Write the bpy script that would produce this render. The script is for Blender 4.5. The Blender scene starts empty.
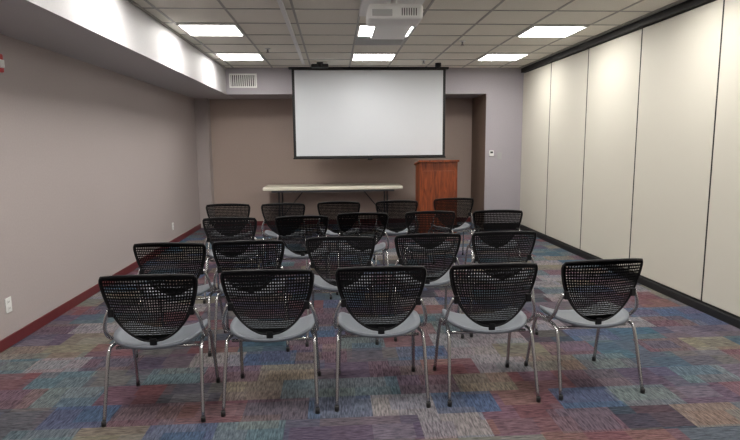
import bpy, bmesh, math, random
from mathutils import Vector, Matrix
random.seed(4)
S = bpy.context.scene
S.view_settings.view_transform = 'Standard'
S.view_settings.look = 'None'
S.view_settings.exposure = 0.0

def lin(c):
    return tuple(((v/255)/12.92 if v/255 <= 0.04045 else ((v/255+0.055)/1.055)**2.4) for v in c) + (1.0,)

def base_mat(name, rgb, rough=0.6, metal=0.0, spec=0.5):
    m = bpy.data.materials.new(name); m.use_nodes = True
    b = m.node_tree.nodes['Principled BSDF']
    b.inputs['Base Color'].default_value = lin(rgb)
    b.inputs['Roughness'].default_value = rough
    b.inputs['Metallic'].default_value = metal
    b.inputs['Specular IOR Level'].default_value = spec
    return m

def noisy(name, rgb, rough=0.7, scale=30, amt=0.06, bump=0.05, stretch=(1,1,1), metal=0.0, spec=0.4, detail=4):
    m = base_mat(name, rgb, rough, metal, spec)
    nt = m.node_tree; N = nt.nodes; L = nt.links; b = N['Principled BSDF']
    tc = N.new('ShaderNodeTexCoord'); mp = N.new('ShaderNodeMapping'); mp.inputs['Scale'].default_value = stretch
    L.new(tc.outputs['Object'], mp.inputs['Vector'])
    nz = N.new('ShaderNodeTexNoise'); nz.inputs['Scale'].default_value = scale; nz.inputs['Detail'].default_value = detail
    L.new(mp.outputs[0], nz.inputs['Vector'])
    cr = N.new('ShaderNodeValToRGB')
    c = lin(rgb)
    cr.color_ramp.elements[0].position = 0.3; cr.color_ramp.elements[1].position = 0.7
    cr.color_ramp.elements[0].color = tuple(v*(1-amt) for v in c[:3])+(1,)
    cr.color_ramp.elements[1].color = tuple(min(1, v*(1+amt)) for v in c[:3])+(1,)
    L.new(nz.outputs['Fac'], cr.inputs[0]); L.new(cr.outputs[0], b.inputs['Base Color'])
    bp = N.new('ShaderNodeBump'); bp.inputs['Strength'].default_value = bump; bp.inputs['Distance'].default_value = 0.01
    L.new(nz.outputs['Fac'], bp.inputs['Height']); L.new(bp.outputs[0], b.inputs['Normal'])
    return m

def emis(name, rgb, st):
    m = bpy.data.materials.new(name); m.use_nodes = True
    b = m.node_tree.nodes['Principled BSDF']
    b.inputs['Base Color'].default_value = (1,1,1,1)
    b.inputs['Emission Color'].default_value = lin(rgb)
    b.inputs['Emission Strength'].default_value = st
    return m

# ---------- materials
M_left = noisy('paint_mauve_grey', (172,162,160), 0.6, 60, 0.03, 0.03)
M_soff = noisy('paint_light_grey', (188,186,188), 0.6, 60, 0.03, 0.03)
M_alc = noisy('paint_taupe', (176,159,150), 0.65, 50, 0.03, 0.03)
M_head = noisy('paint_cool_grey', (166,161,167), 0.6, 50, 0.03, 0.03)
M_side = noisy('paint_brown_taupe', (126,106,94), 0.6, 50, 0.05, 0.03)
M_panel = noisy('partition_vinyl_cream', (207,203,191), 0.65, 200, 0.025, 0.05)
M_black = base_mat('black_rubber', (22,21,23), 0.6)
M_maroon = noisy('maroon_vinyl', (98,40,43), 0.45, 20, 0.08, 0.02)
M_white = base_mat('white_plastic', (230,230,228), 0.4)
M_grid = base_mat('grid_white_metal', (160,158,152), 0.5)
M_tile = noisy('acoustic_tile', (226,222,211), 0.9, 160, 0.10, 0.3, detail=6)
M_light = emis('troffer_lens', (255,252,246), 26.0)
M_screen = base_mat('screen_fabric', (202,205,210), 0.75)
M_grill = base_mat('grille_dark', (60,60,62), 0.6)
M_metalg = base_mat('vent_metal', (170,170,170), 0.5, 0.2)
M_mesh = base_mat('chair_back_black_plastic', (18,18,21), 0.5, 0, 0.3)
M_seat = noisy('chair_seat_grey_plastic', (102,107,115), 0.45, 40, 0.03, 0.02)
M_chrome = base_mat('silver_tube', (190,190,192), 0.25, 0.95)
M_tabtop = noisy('table_top_plastic', (220,214,198), 0.5, 80, 0.03, 0.05)
M_tableg = base_mat('table_leg_grey_metal', (90,90,94), 0.45, 0.6)
M_red = base_mat('alarm_red', (190,30,35), 0.4)
M_lens = base_mat('dark_glass', (15,18,28), 0.1)

def wood():
    m = base_mat('cherry_wood', (150,75,30), 0.4)
    nt=m.node_tree;N=nt.nodes;L=nt.links;b=N['Principled BSDF']
    tc=N.new('ShaderNodeTexCoord');mp=N.new('ShaderNodeMapping');mp.inputs['Scale'].default_value=(9,9,1.2)
    L.new(tc.outputs['Object'],mp.inputs['Vector'])
    nz=N.new('ShaderNodeTexNoise');nz.inputs['Scale'].default_value=2.2;nz.inputs['Detail'].default_value=8;nz.inputs['Distortion'].default_value=1.5
    L.new(mp.outputs[0],nz.inputs['Vector'])
    cr=N.new('ShaderNodeValToRGB');e=cr.color_ramp.elements
    e[0].position=.3;e[0].color=lin((84,32,10));e[1].position=.7;e[1].color=lin((150,72,32))
    L.new(nz.outputs['Fac'],cr.inputs[0]);L.new(cr.outputs[0],b.inputs['Base Color'])
    return m
M_wood = wood()

def carpet():
    m = base_mat('carpet_planks', (90,85,95), 0.95, 0, 0.1)
    nt=m.node_tree;N=nt.nodes;L=nt.links;b=N['Principled BSDF']
    tc=N.new('ShaderNodeTexCoord')
    def math_(op,a,bv=None):
        n=N.new('ShaderNodeMath');n.operation=op
        for i,v in enumerate((a,bv)):
            if v is None: continue
            if isinstance(v,(int,float)): n.inputs[i].default_value=v
            else: L.new(v,n.inputs[i])
        return n.outputs[0]
    sep=N.new('ShaderNodeSeparateXYZ');L.new(tc.outputs['Object'],sep.inputs[0])
    X=sep.outputs[0];Y=sep.outputs[1]
    pal=[(76,68,84),(56,80,94),(106,97,88),(94,74,82),(66,78,102),(116,112,116),(52,52,60),(104,100,88),(82,68,78),(80,94,100),(98,66,70),(78,78,84)]
    def layer(w,h,seed):
        row=math_('FLOOR',math_('DIVIDE',Y,h))
        wn=N.new('ShaderNodeTexWhiteNoise');wn.noise_dimensions='1D'
        L.new(math_('ADD',row,seed),wn.inputs['W'])
        col=math_('FLOOR',math_('ADD',math_('DIVIDE',X,w),wn.outputs['Value']))
        cv=N.new('ShaderNodeCombineXYZ');L.new(row,cv.inputs[0]);L.new(col,cv.inputs[1]);cv.inputs[2].default_value=seed
        w2=N.new('ShaderNodeTexWhiteNoise');w2.noise_dimensions='3D';L.new(cv.outputs[0],w2.inputs['Vector'])
        cr=N.new('ShaderNodeValToRGB');cr.color_ramp.interpolation='CONSTANT'
        e=cr.color_ramp.elements
        p=pal[:]; random.Random(seed).shuffle(p)
        e[0].position=0;e[0].color=lin(p[0]);e[1].position=1/len(p);e[1].color=lin(p[1])
        for i in range(2,len(p)):
            q=e.new(i/len(p));q.color=lin(p[i])
        L.new(w2.outputs['Value'],cr.inputs[0])
        return cr.outputs[0],w2.outputs['Value']
    c1,r1=layer(0.38,0.27,3.0)
    c2,r2=layer(0.23,0.16,11.0)
    def mix(f,a,bb,t='MIX'):
        n=N.new('ShaderNodeMix');n.data_type='RGBA';n.blend_type=t
        if isinstance(f,(int,float)):n.inputs[0].default_value=f
        else:L.new(f,n.inputs[0])
        L.new(a,n.inputs[6])
        if isinstance(bb,tuple): n.inputs[7].default_value=bb
        else: L.new(bb,n.inputs[7])
        return n.outputs[2]
    base=mix(0.27,c1,c2)
    def streak(sc):
        mp=N.new('ShaderNodeMapping');mp.inputs['Scale'].default_value=sc
        L.new(tc.outputs['Object'],mp.inputs['Vector'])
        nz=N.new('ShaderNodeTexNoise');nz.inputs['Scale'].default_value=1;nz.inputs['Detail'].default_value=5;nz.inputs['Roughness'].default_value=.7
        L.new(mp.outputs[0],nz.inputs['Vector'])
        return nz.outputs['Fac']
    sx=streak((14,100,1)); sy=streak((100,14,1))
    ori=math_('GREATER_THAN',r1,0.5)
    mx=N.new('ShaderNodeMix');mx.data_type='FLOAT';L.new(ori,mx.inputs[0]);L.new(sx,mx.inputs[2]);L.new(sy,mx.inputs[3])
    st=mx.outputs[0]
    cr=N.new('ShaderNodeValToRGB');e=cr.color_ramp.elements
    e[0].position=.36;e[0].color=(.46,.46,.49,1);e[1].position=.64;e[1].color=(1.6,1.58,1.55,1)
    L.new(st,cr.inputs[0])
    out=mix(1.0,base,cr.outputs[0],'MULTIPLY')
    L.new(out,b.inputs['Base Color'])
    bp=N.new('ShaderNodeBump');bp.inputs['Strength'].default_value=.4;bp.inputs['Distance'].default_value=.003
    L.new(st,bp.inputs['Height']);L.new(bp.outputs[0],b.inputs['Normal'])
    return m
M_carpet=carpet()

# ---------- mesh helpers
def new_obj(name,bm,mats,smooth=False,parent=None):
    me=bpy.data.meshes.new(name);bm.to_mesh(me);bm.free()
    for m in mats: me.materials.append(m)
    if smooth:
        for p in me.polygons:p.use_smooth=True
    o=bpy.data.objects.new(name,me);S.collection.objects.link(o)
    if parent:o.parent=parent
    return o
def box(bm,x0,x1,y0,y1,z0,z1,mi=0,bev=0):
    vs=[bm.verts.new((x,y,z)) for z in (z0,z1) for y in (y0,y1) for x in (x0,x1)]
    F=[(0,2,3,1),(4,5,7,6),(0,1,5,4),(2,6,7,3),(0,4,6,2),(1,3,7,5)]
    fs=[bm.faces.new([vs[i] for i in f]) for f in F]
    for f in fs:f.material_index=mi
    if bev:
        es=list({e for f in fs for e in f.edges})
        r=bmesh.ops.bevel(bm,geom=es,offset=bev,segments=2,affect='EDGES',profile=.5)
        for f in r['faces']:f.material_index=mi
def boxobj(name,dims,mat,bev=0,parent=None):
    bm=bmesh.new();box(bm,*dims,0,bev);return new_obj(name,bm,[mat],parent=parent)
def smoothpts(pts,n=6):
    P=[Vector(p) for p in pts];P=[2*P[0]-P[1]]+P+[2*P[-1]-P[-2]];out=[]
    for i in range(1,len(P)-2):
        a,b,c,d=P[i-1:i+3]
        for k in range(n):
            t=k/n
            out.append(.5*((2*b)+(c-a)*t+(2*a-5*b+4*c-d)*t*t+(3*b-a-3*c+d)*t**3))
    out.append(P[-2]);return out
def tube(bm,pts,r,seg=8,mi=0,n=6,smooth=True):
    P=smoothpts(pts,n) if smooth else [Vector(p) for p in pts]
    rings=[];ref=None
    for i,p in enumerate(P):
        t=(P[min(i+1,len(P)-1)]-P[max(i-1,0)]).normalized()
        if ref is None: ref=Vector((1,0,0)) if abs(t.x)<.8 else Vector((0,1,0))
        u=(ref-t*ref.dot(t)).normalized();w=t.cross(u);ref=u
        rings.append([bm.verts.new(p+r*(math.cos(a)*u+math.sin(a)*w)) for a in [2*math.pi*k/seg for k in range(seg)]])
    for a,b in zip(rings,rings[1:]):
        for k in range(seg):
            f=bm.faces.new((a[k],a[(k+1)%seg],b[(k+1)%seg],b[k]));f.material_index=mi;f.smooth=True
    for rg in (rings[0],rings[-1]):
        f=bm.faces.new(rg);f.material_index=mi
def cyl(bm,c,r,z0,z1,seg=16,mi=0):
    tube(bm,[(c[0],c[1],z0),(c[0],c[1],z1)],r,seg,mi,smooth=False)

# ---------- room
XL,XR,YB,YF,YA=-2.6,3.4,-2.0,9.8,10.8
ZC=2.9;ZS=2.45;XS=-1.85;XP=2.73
boxobj('floor',(XL-.1,XR+.1,YB-.1,YA+.1,-.1,0),M_carpet)
boxobj('ceiling',(XL-.1,XR+.1,YB-.1,YA+.1,ZC,ZC+.1),M_tile)
boxobj('wall_left',(XL-.1,XL,YB-.1,YA+.1,0,ZC),M_left)
boxobj('wall_front',(XL,XP,YA,YA+.1,0,ZC),M_alc)
boxobj('wall_back',(XL,XR,YB-.1,YB,0,ZC),M_left)
boxobj('wall_soffit_left',(XL,XS,YB,YA,ZS,ZC),M_soff)
boxobj('wall_header_front',(XS,XP,YF,YA,ZS,ZC),M_head)
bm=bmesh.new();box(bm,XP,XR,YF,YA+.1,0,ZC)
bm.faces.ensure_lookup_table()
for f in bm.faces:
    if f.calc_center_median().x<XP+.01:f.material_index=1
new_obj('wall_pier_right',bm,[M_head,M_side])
boxobj('wall_pilaster_left',(XL,XL+.24,YA-.22,YA,0,ZS),M_left)
boxobj('baseboard_left',(XL,XL+.012,YB,YA-.22,0,.09),M_maroon,.003)
boxobj('baseboard_front',(XL+.24,XP,YA-.012,YA,0,.09),M_maroon,.003)
boxobj('baseboard_pier',(XP,XR,YF-.012,YF,0,.10),M_black,.003)
# partition
bm=bmesh.new()
edges=[-2.0,-.33,.94,2.2,3.47,4.73,6.0,7.27,8.53,9.8]
for a,b in zip(edges,edges[1:]):
    box(bm,XR-.005,XR+.09,a+.006,b-.006,.09,2.80,0,.006)
box(bm,XR+.02,XR+.08,YB,YF,.02,2.85,1)
for e in edges[1:-1]:
    box(bm,XR-.0075,XR+.0,e-.0055,e+.0055,.09,2.80,1)
new_obj('wall_right',bm,[M_panel,M_black])
boxobj('baseboard_right',(XR-.03,XR+.09,YB,YF-.013,0,.075),M_black,.004)
boxobj('trim_track_right',(XR-.05,XR+.09,YB,YF,2.81,ZC),M_black,.003)
boxobj('trim_track_cover',(XR-.10,XR-.05,YB,YF,2.885,ZC),M_grid)

# ceiling grid
bm=bmesh.new();T=.64;TX=.665;gx=[-1.71+TX*k for k in range(0,8)];gy=[6.30+T*k for k in range(-12,6)]
for x in gx: box(bm,x-.012,x+.012,YB,YF,ZC-.006,ZC)
for y in gy: box(bm,XS,XR-.10,y-.012,y+.012,ZC-.0055,ZC)
box(bm,XS,XS+.02,YB,YF,ZC-.02,ZC)
new_obj('trim_ceiling_grid',bm,[M_grid])

def troffer(kx,ky):
    x0=-1.71+TX*kx;y0=6.30+T*ky
    bm=bmesh.new();a=.02
    x0+=.012;x1=x0+TX-.024;y0+=.012;y1=y0+T-.024
    z0,z1=ZC-.022,ZC
    box(bm,x0,x1,y0,y0+a,z0,z1,0);box(bm,x0,x1,y1-a,y1,z0,z1,0)
    box(bm,x0,x0+a,y0+a,y1-a,z0,z1,0);box(bm,x1-a,x1,y0+a,y1-a,z0,z1,0)
    box(bm,x0+a,x1-a,y0+a,y1-a,ZC-.016,ZC-.004,1)
    new_obj('ceiling_light_panel',bm,[M_white,M_light])
for kx,ky in [(0,0),(3,0),(6,0),(0,3),(3,3),(6,3),(0,-3),(6,-3),(0,-6),(3,-6),(6,-6),(0,-9),(3,-9),(6,-9)]:
    troffer(kx,ky)

# ceiling return grille
def grille(name,x0,x1,y0,y1,z):
    bm=bmesh.new();a=.03
    box(bm,x0,x1,y0,y1,z-.004,z,1)
    for d in ((x0,x1,y0,y0+a),(x0,x1,y1-a,y1),(x0,x0+a,y0+a,y1-a),(x1-a,x1,y0+a,y1-a)): box(bm,*d,z-.014,z-.004,0)
    n=9
    for i in range(n):
        y=y0+a+(y1-y0-2*a)*(i+.5)/n
        box(bm,x0+a,x1-a,y-.012,y+.012,z-.012,z-.004,0)
    new_obj(name,bm,[M_metalg,M_grill])
grille('ceiling_vent',.30,.93,6.97,7.55,ZC)
# wall vent in header
bm=bmesh.new();vx0,vx1,vz0,vz1=-1.79,-1.32,2.56,2.80;y=YF
box(bm,vx0,vx1,y-.006,y,vz0,vz1,1)
a=.025
for d in ((vx0,vx1,vz0,vz0+a),(vx0,vx1,vz1-a,vz1),(vx0,vx0+a,vz0+a,vz1-a),(vx1-a,vx1,vz0+a,vz1-a)):
    box(bm,d[0],d[1],y-.02,y-.006,d[2],d[3],0)
n=12
for i in range(n):
    x=vx0+a+(vx1-vx0-2*a)*(i+.5)/n
    box(bm,x-.007,x+.007,y-.016,y-.006,vz0+a,vz1-a,0)
new_obj('wall_vent',bm,[M_white,M_grill])

# surface conduit and small ceiling devices
bm=bmesh.new();box(bm,-.50,-.455,2.0,9.2,ZC-.03,ZC-.006,0,.004);new_obj('ceiling_raceway',bm,[M_white])
def sprinkler(x,y):
    bm=bmesh.new();cyl(bm,(x,y),.04,ZC-.012,ZC,20,0);cyl(bm,(x,y),.012,ZC-.05,ZC-.012,12,1);cyl(bm,(x,y),.025,ZC-.056,ZC-.05,16,1)
    new_obj('ceiling_sprinkler',bm,[M_white,M_chrome],)
sprinkler(-.9,7.9);sprinkler(1.7,7.3);sprinkler(1.45,8.9)
bm=bmesh.new();box(bm,-.35,-.07,9.10,9.22,ZC-.09,ZC-.03,0,.015);box(bm,-.26,-.16,9.13,9.19,ZC-.03,ZC,0);tube(bm,[(-.21,9.10,ZC-.06),(-.21,9.085,ZC-.06)],.022,16,1,smooth=False)
new_obj('ceiling_camera',bm,[M_black,M_lens])
bm=bmesh.new();cyl(bm,(1.75,9.25),.05,ZC-.06,ZC,20,0);cyl(bm,(1.75,9.25),.03,ZC-.08,ZC-.06,20,0)
new_obj('ceiling_sensor',bm,[M_black])

# projection screen
bm=bmesh.new();sx0,sx1,sz0,sz1=-.71,1.97,1.34,2.865;sy=9.70
box(bm,sx0,sx1,sy,sy+.004,sz0,sz1,0)
bw=.045
box(bm,sx0,sx0+bw,sy-.002,sy,sz0,sz1,1);box(bm,sx1-bw,sx1,sy-.002,sy,sz0,sz1,1)
box(bm,sx0+bw,sx1-bw,sy-.002,sy,sz0,sz0+.035,1);box(bm,sx0+bw,sx1-bw,sy-.002,sy,sz1-.02,sz1,1)
tube(bm,[(sx0-.01,sy,sz0-.005),(sx1+.01,sy,sz0-.005)],.014,12,1,smooth=False)
box(bm,(sx0+sx1)/2-.04,(sx0+sx1)/2+.04,sy-.02,sy+.01,sz0-.045,sz0-.015,1,.006)
box(bm,sx0-.05,sx1+.05,sy-.03,YF,sz1,ZC-.006,1,.004)
new_obj('projection_screen',bm,[M_screen,M_black,M_white])

# projector
bm=bmesh.new();px,py,pz=.54,4.95,2.615
box(bm,px-.235,px+.235,py-.17,py+.17,pz,pz+.125,0,.025)
for i in range(7):
    box(bm,px+.05+i*.02,px+.058+i*.02,py-.173,py-.165,pz+.03,pz+.09,1)
box(bm,px-.20,px-.03,py-.174,py-.165,pz+.025,pz+.08,2,.002)
tube(bm,[(px-.1,py+.16,pz+.06),(px-.1,py+.20,pz+.06)],.045,20,0,smooth=False)
tube(bm,[(px-.1,py+.20,pz+.06),(px-.1,py+.205,pz+.06)],.036,20,1,smooth=False)
cyl(bm,(px,py),.025,pz+.14,ZC-.05,16,0)
box(bm,px-.1,px+.1,py-.1,py+.1,pz+.125,pz+.145,0,.006)
box(bm,px-.27,px+.30,py-.30,py+.75,ZC-.06,ZC-.006,0,.008)
# added plate beyond the mount, hung to hide part of the light panel
box(bm,px-.07,px+.34,py+.75,py+2.0,ZC-.05,ZC-.026,0,.006)
new_obj('ceiling_projector',bm,[M_white,M_grill,M_metalg])

# outlets, alarm, switches
def plate_left(name,y,z):
    bm=bmesh.new();box(bm,XL,XL+.008,y-.04,y+.04,z-.06,z+.06,0,.003)
    for dz in(-.026,.026):
        box(bm,XL+.008,XL+.011,y-.018,y+.018,z+dz-.016,z+dz+.016,0,.001)
        for dy in(-.007,.007): box(bm,XL+.011,XL+.0115,y+dy-.0015,y+dy+.0015,z+dz-.006,z+dz+.007,1)
    new_obj(name,bm,[M_white,M_grill])
plate_left('wall_outlet',4.36,.33);plate_left('wall_outlet',8.8,.30)
bm=bmesh.new();box(bm,XL,XL+.06,4.38,4.52,2.14,2.28,0,.01);box(bm,XL+.06,XL+.09,4.42,4.48,2.17,2.23,1,.008);new_obj('fire_alarm_strobe',bm,[M_red,M_white])
bm=bmesh.new();box(bm,2.95,3.03,YF-.01,YF,1.28,1.40,0,.003);box(bm,2.982,2.998,YF-.018,YF-.01,1.325,1.355,0,.001);new_obj('light_switch',bm,[M_metalg])
bm=bmesh.new();box(bm,2.80,2.88,YF-.03,YF,1.34,1.44,0,.006);box(bm,2.815,2.865,YF-.033,YF-.03,1.39,1.425,1);new_obj('thermostat',bm,[M_white,M_grill])

# folding table
bm=bmesh.new();tx0,tx1,ty0,ty1=-1.30,1.24,9.90,10.66
box(bm,tx0,tx1,ty0,ty1,.755,.815,0,.012)
for x in(tx0+.28,tx1-.28):
    for y in(ty0+.08,ty1-.08):
        tube(bm,[(x,y,.755),(x,y,.02)],.016,10,1,smooth=False)
        tube(bm,[(x,y,.02),(x,y,0)],.02,10,2,smooth=False)
    tube(bm,[(x,ty0+.08,.2),(x,ty1-.08,.2)],.012,8,1,smooth=False)
    tube(bm,[(x,ty0+.08,.73),(x,ty1-.08,.73)],.014,8,1,smooth=False)
    s=1 if x<0 else -1
    tube(bm,[(x,(ty0+ty1)/2,.2),(x+s*.45,(ty0+ty1)/2,.74)],.011,8,1,smooth=False)
box(bm,tx0+.15,tx1-.15,ty0+.05,ty0+.07,.715,.755,1)
box(bm,tx0+.15,tx1-.15,ty1-.07,ty1-.05,.715,.755,1)
new_obj('folding_table',bm,[M_tabtop,M_tableg,M_black])

# lectern
bm=bmesh.new();lx0,lx1,ly0,ly1=1.42,2.06,9.05,9.55
box(bm,lx0,lx1,ly0+.02,ly1,.06,1.20,0,.006)
box(bm,lx0+.03,lx1-.03,ly0+.05,ly1-.03,0,.06,1)
vs=[(lx0-.02,ly0-.02,1.27),(lx1+.02,ly0-.02,1.27),(lx1+.02,ly1+.03,1.20),(lx0-.02,ly1+.03,1.20)]
A=[bm.verts.new(v) for v in vs];B=[bm.verts.new((v[0],v[1],v[2]+.03)) for v in vs]
bm.faces.new(A[::-1]);bm.faces.new(B)
for i in range(4): bm.faces.new((A[i],A[(i+1)%4],B[(i+1)%4],B[i]))
box(bm,lx0,lx1,ly0+.02,ly0+.04,1.19,1.265,0)
for x0,x1 in((lx0,lx0+.02),(lx1-.02,lx1)):
    v=[bm.verts.new(p) for p in((x0,ly0+.04,1.19),(x0,ly0+.04,1.265),(x0,ly1,1.205),(x0,ly1,1.19),(x1,ly0+.04,1.19),(x1,ly0+.04,1.265),(x1,ly1,1.205),(x1,ly1,1.19))]
    bm.faces.new(v[:4]);bm.faces.new(v[4:][::-1])
    for i in range(4):bm.faces.new((v[i],v[(i+1)%4],v[4+(i+1)%4],v[4+i]))
box(bm,lx0+.05,lx1-.05,ly0+.012,ly0+.02,.14,1.12,0,.004)
bmesh.ops.recalc_face_normals(bm,faces=bm.faces)
new_obj('wooden_lectern',bm,[M_wood,M_black])

# ---------- chair
def chair_mesh():
    bm=bmesh.new()
    NX,NT=34,26
    H0,H1=.460,.845
    def P(s,t):
        w=.012+(.266-.012)*(1-(1-t)**1.9)**.54
        if t>.90: w-= .016*((t-.90)/.10)**2.2
        x=s*w
        z=H0+(H1-H0)*t
        z+= t**5*.020*(1-abs(s)**2.2)
        y=-.160-.090*t**1.2+.062*(x/.25)**2*(.6+.4*t)
        return Vector((x,y,z))
    ts=[(i/NT)**1.25 for i in range(NT+1)];ss=[-1+2*i/NX for i in range(NX+1)]
    G=[[bm.verts.new(P(s,t)) for s in ss] for t in ts]
    hole=[]
    for j in range(NT):
        for i in range(NX):
            f=bm.faces.new((G[j][i],G[j][i+1],G[j+1][i+1],G[j+1][i]));f.material_index=0
            if 1<=i<NX-1 and 4<=j<NT-1: hole.append(f)
    for f in hole:
        c=f.calc_center_median();vs=list(f.verts)
        inner=[bm.verts.new(c+(v.co-c)*.44) for v in vs]
        for k in range(4):
            bm.faces.new((vs[k],vs[(k+1)%4],inner[(k+1)%4],inner[k]))
        bm.faces.remove(f)
    shell=[f for f in bm.faces]
    bmesh.ops.solidify(bm,geom=shell,thickness=.006)
    for f in bm.faces:f.material_index=0
    rim=[P(-1,t) for t in reversed(ts)][:-1]+[P(s,0) for s in (-1,0,1)]+[P(1,t) for t in ts][1:]
    top=[P(s,1) for s in ss[::2]]
    tube(bm,rim,.007,6,0,n=1)
    tube(bm,top,.008,6,0,n=2)
    for s in(-1,1):
        bmesh.ops.create_icosphere(bm,subdivisions=1,radius=.0085,matrix=Matrix.Translation(P(s,1)))
    # seat
    nr,na=8,40
    def seatP(r,a):
        ca,sa=math.cos(a),math.sin(a);e=.66
        x=.255*math.copysign(abs(ca)**e,ca)*r
        y=.240*math.copysign(abs(sa)**e,sa)*r+.015
        if y<0: x*=1-.10*(y/-.22)**2
        z=.435+.052*(x/.25)**2
        if y>.16: z-=(y-.16)**2*7
        if y<-.08: z+=((-.08-y)**2)*1.0
        z-=.012*(1-r*r)
        return Vector((x,y,z))
    for off,flip in((0,False),(-.022,True)):
        c=bm.verts.new(seatP(0,0)+Vector((0,0,off)))
        R=[[bm.verts.new(seatP(k/nr,2*math.pi*i/na)+Vector((0,0,off))) for i in range(na)] for k in range(1,nr+1)]
        for i in range(na):
            q=(c,R[0][i],R[0][(i+1)%na]);f=bm.faces.new(q[::-1] if flip else q);f.material_index=1;f.smooth=True
            for k in range(nr-1):
                q=(R[k][i],R[k+1][i],R[k+1][(i+1)%na],R[k][(i+1)%na]);f=bm.faces.new(q[::-1] if flip else q);f.material_index=1;f.smooth=True
        if not flip: top_r=R[-1]
        else:
            for i in range(na):
                f=bm.faces.new((top_r[i],R[-1][i],R[-1][(i+1)%na],top_r[(i+1)%na]));f.material_index=1;f.smooth=True
    box(bm,-.02,.02,-.166,-.150,.435,.480,0,.005)
    # frame
    for s in(-1,1):
        tube(bm,[(s*.274,-.235,.02),(s*.267,-.190,.20),(s*.260,-.140,.38),(s*.256,-.10,.418),(s*.240,0,.416),(s*.238,.12,.412),(s*.242,.19,.39),(s*.25,.235,.25),(s*.258,.285,.02)],.011,8,2,n=5)
        for y,x in((-.239,.2745),(.288,.259)):
            tube(bm,[(s*x,y,.03),(s*x,y,0)],.0135,10,3,smooth=False)
        # back support
        tube(bm,[(s*.262,.04,.422),(s*.274,-.05,.450),(s*.274,-.12,.51),(s*.262,-.145,.58),(s*.236,-.155,.645)],.011,8,2,n=5)
        box(bm,min(s*.205,s*.238),max(s*.205,s*.238),-.172,-.148,.61,.66,0,.005)
        tube(bm,[(s*.238,.04,.414),(s*.268,.035,.424)],.010,8,2,smooth=False)
    for y in(-.08,.15):
        tube(bm,[(-.238,y,.400),(.238,y,.400)],.010,8,2,smooth=False)
    bmesh.ops.recalc_face_normals(bm,faces=bm.faces)
    me=bpy.data.meshes.new('stacking_chair');bm.to_mesh(me);bm.free()
    for m in(M_mesh,M_seat,M_chrome,M_black):me.materials.append(m)
    return me
cm=chair_mesh()
tops=[(-1.05,2.975,-1),(-.40,3.03,1),(.262,3.045,0),(.940,3.053,-1),(1.635,3.096,-5),
(-1.235,3.988,3),(-.655,4.012,-2),(.035,4.11,1),(.737,4.176,-2),(1.365,4.21,-1),
(-1.055,5.384,2),(-.335,5.407,-3),(.281,5.576,1),(1.006,5.611,-1),(1.73,5.607,2),
(-1.315,6.679,0),(-.638,6.645,-1),(.042,6.734,1),(.778,6.759,0),(1.557,6.97,-2)]
for x,y,r in tops:
    o=bpy.data.objects.new('stacking_chair',cm);S.collection.objects.link(o)
    a=math.radians(-r)
    o.location=(x-.25*math.sin(a),y+.25*math.cos(a),0);o.rotation_euler=(0,0,a)

# ---------- world & camera
w=bpy.data.worlds.new('world');S.world=w;w.use_nodes=True
w.node_tree.nodes['Background'].inputs[0].default_value=(.8,.85,1,1);w.node_tree.nodes['Background'].inputs[1].default_value=.3
cam=bpy.data.cameras.new('camera');co=bpy.data.objects.new('camera',cam);S.collection.objects.link(co);S.camera=co
cam.sensor_width=36;cam.lens=545/740*36
psi=math.radians(3.65);th=math.radians(7.84);al=.009
f=Vector((math.sin(psi)*math.cos(th),math.cos(psi)*math.cos(th),-math.sin(th)))
r=Vector((math.cos(psi),-math.sin(psi),0));u=r.cross(f)
r2=r*math.cos(al)-u*math.sin(al);u2=u*math.cos(al)+r*math.sin(al)
mt=Matrix((( r2.x,u2.x,-f.x,0),(r2.y,u2.y,-f.y,0),(r2.z,u2.z,-f.z,1.56),(0,0,0,1)))
co.matrix_world=mt
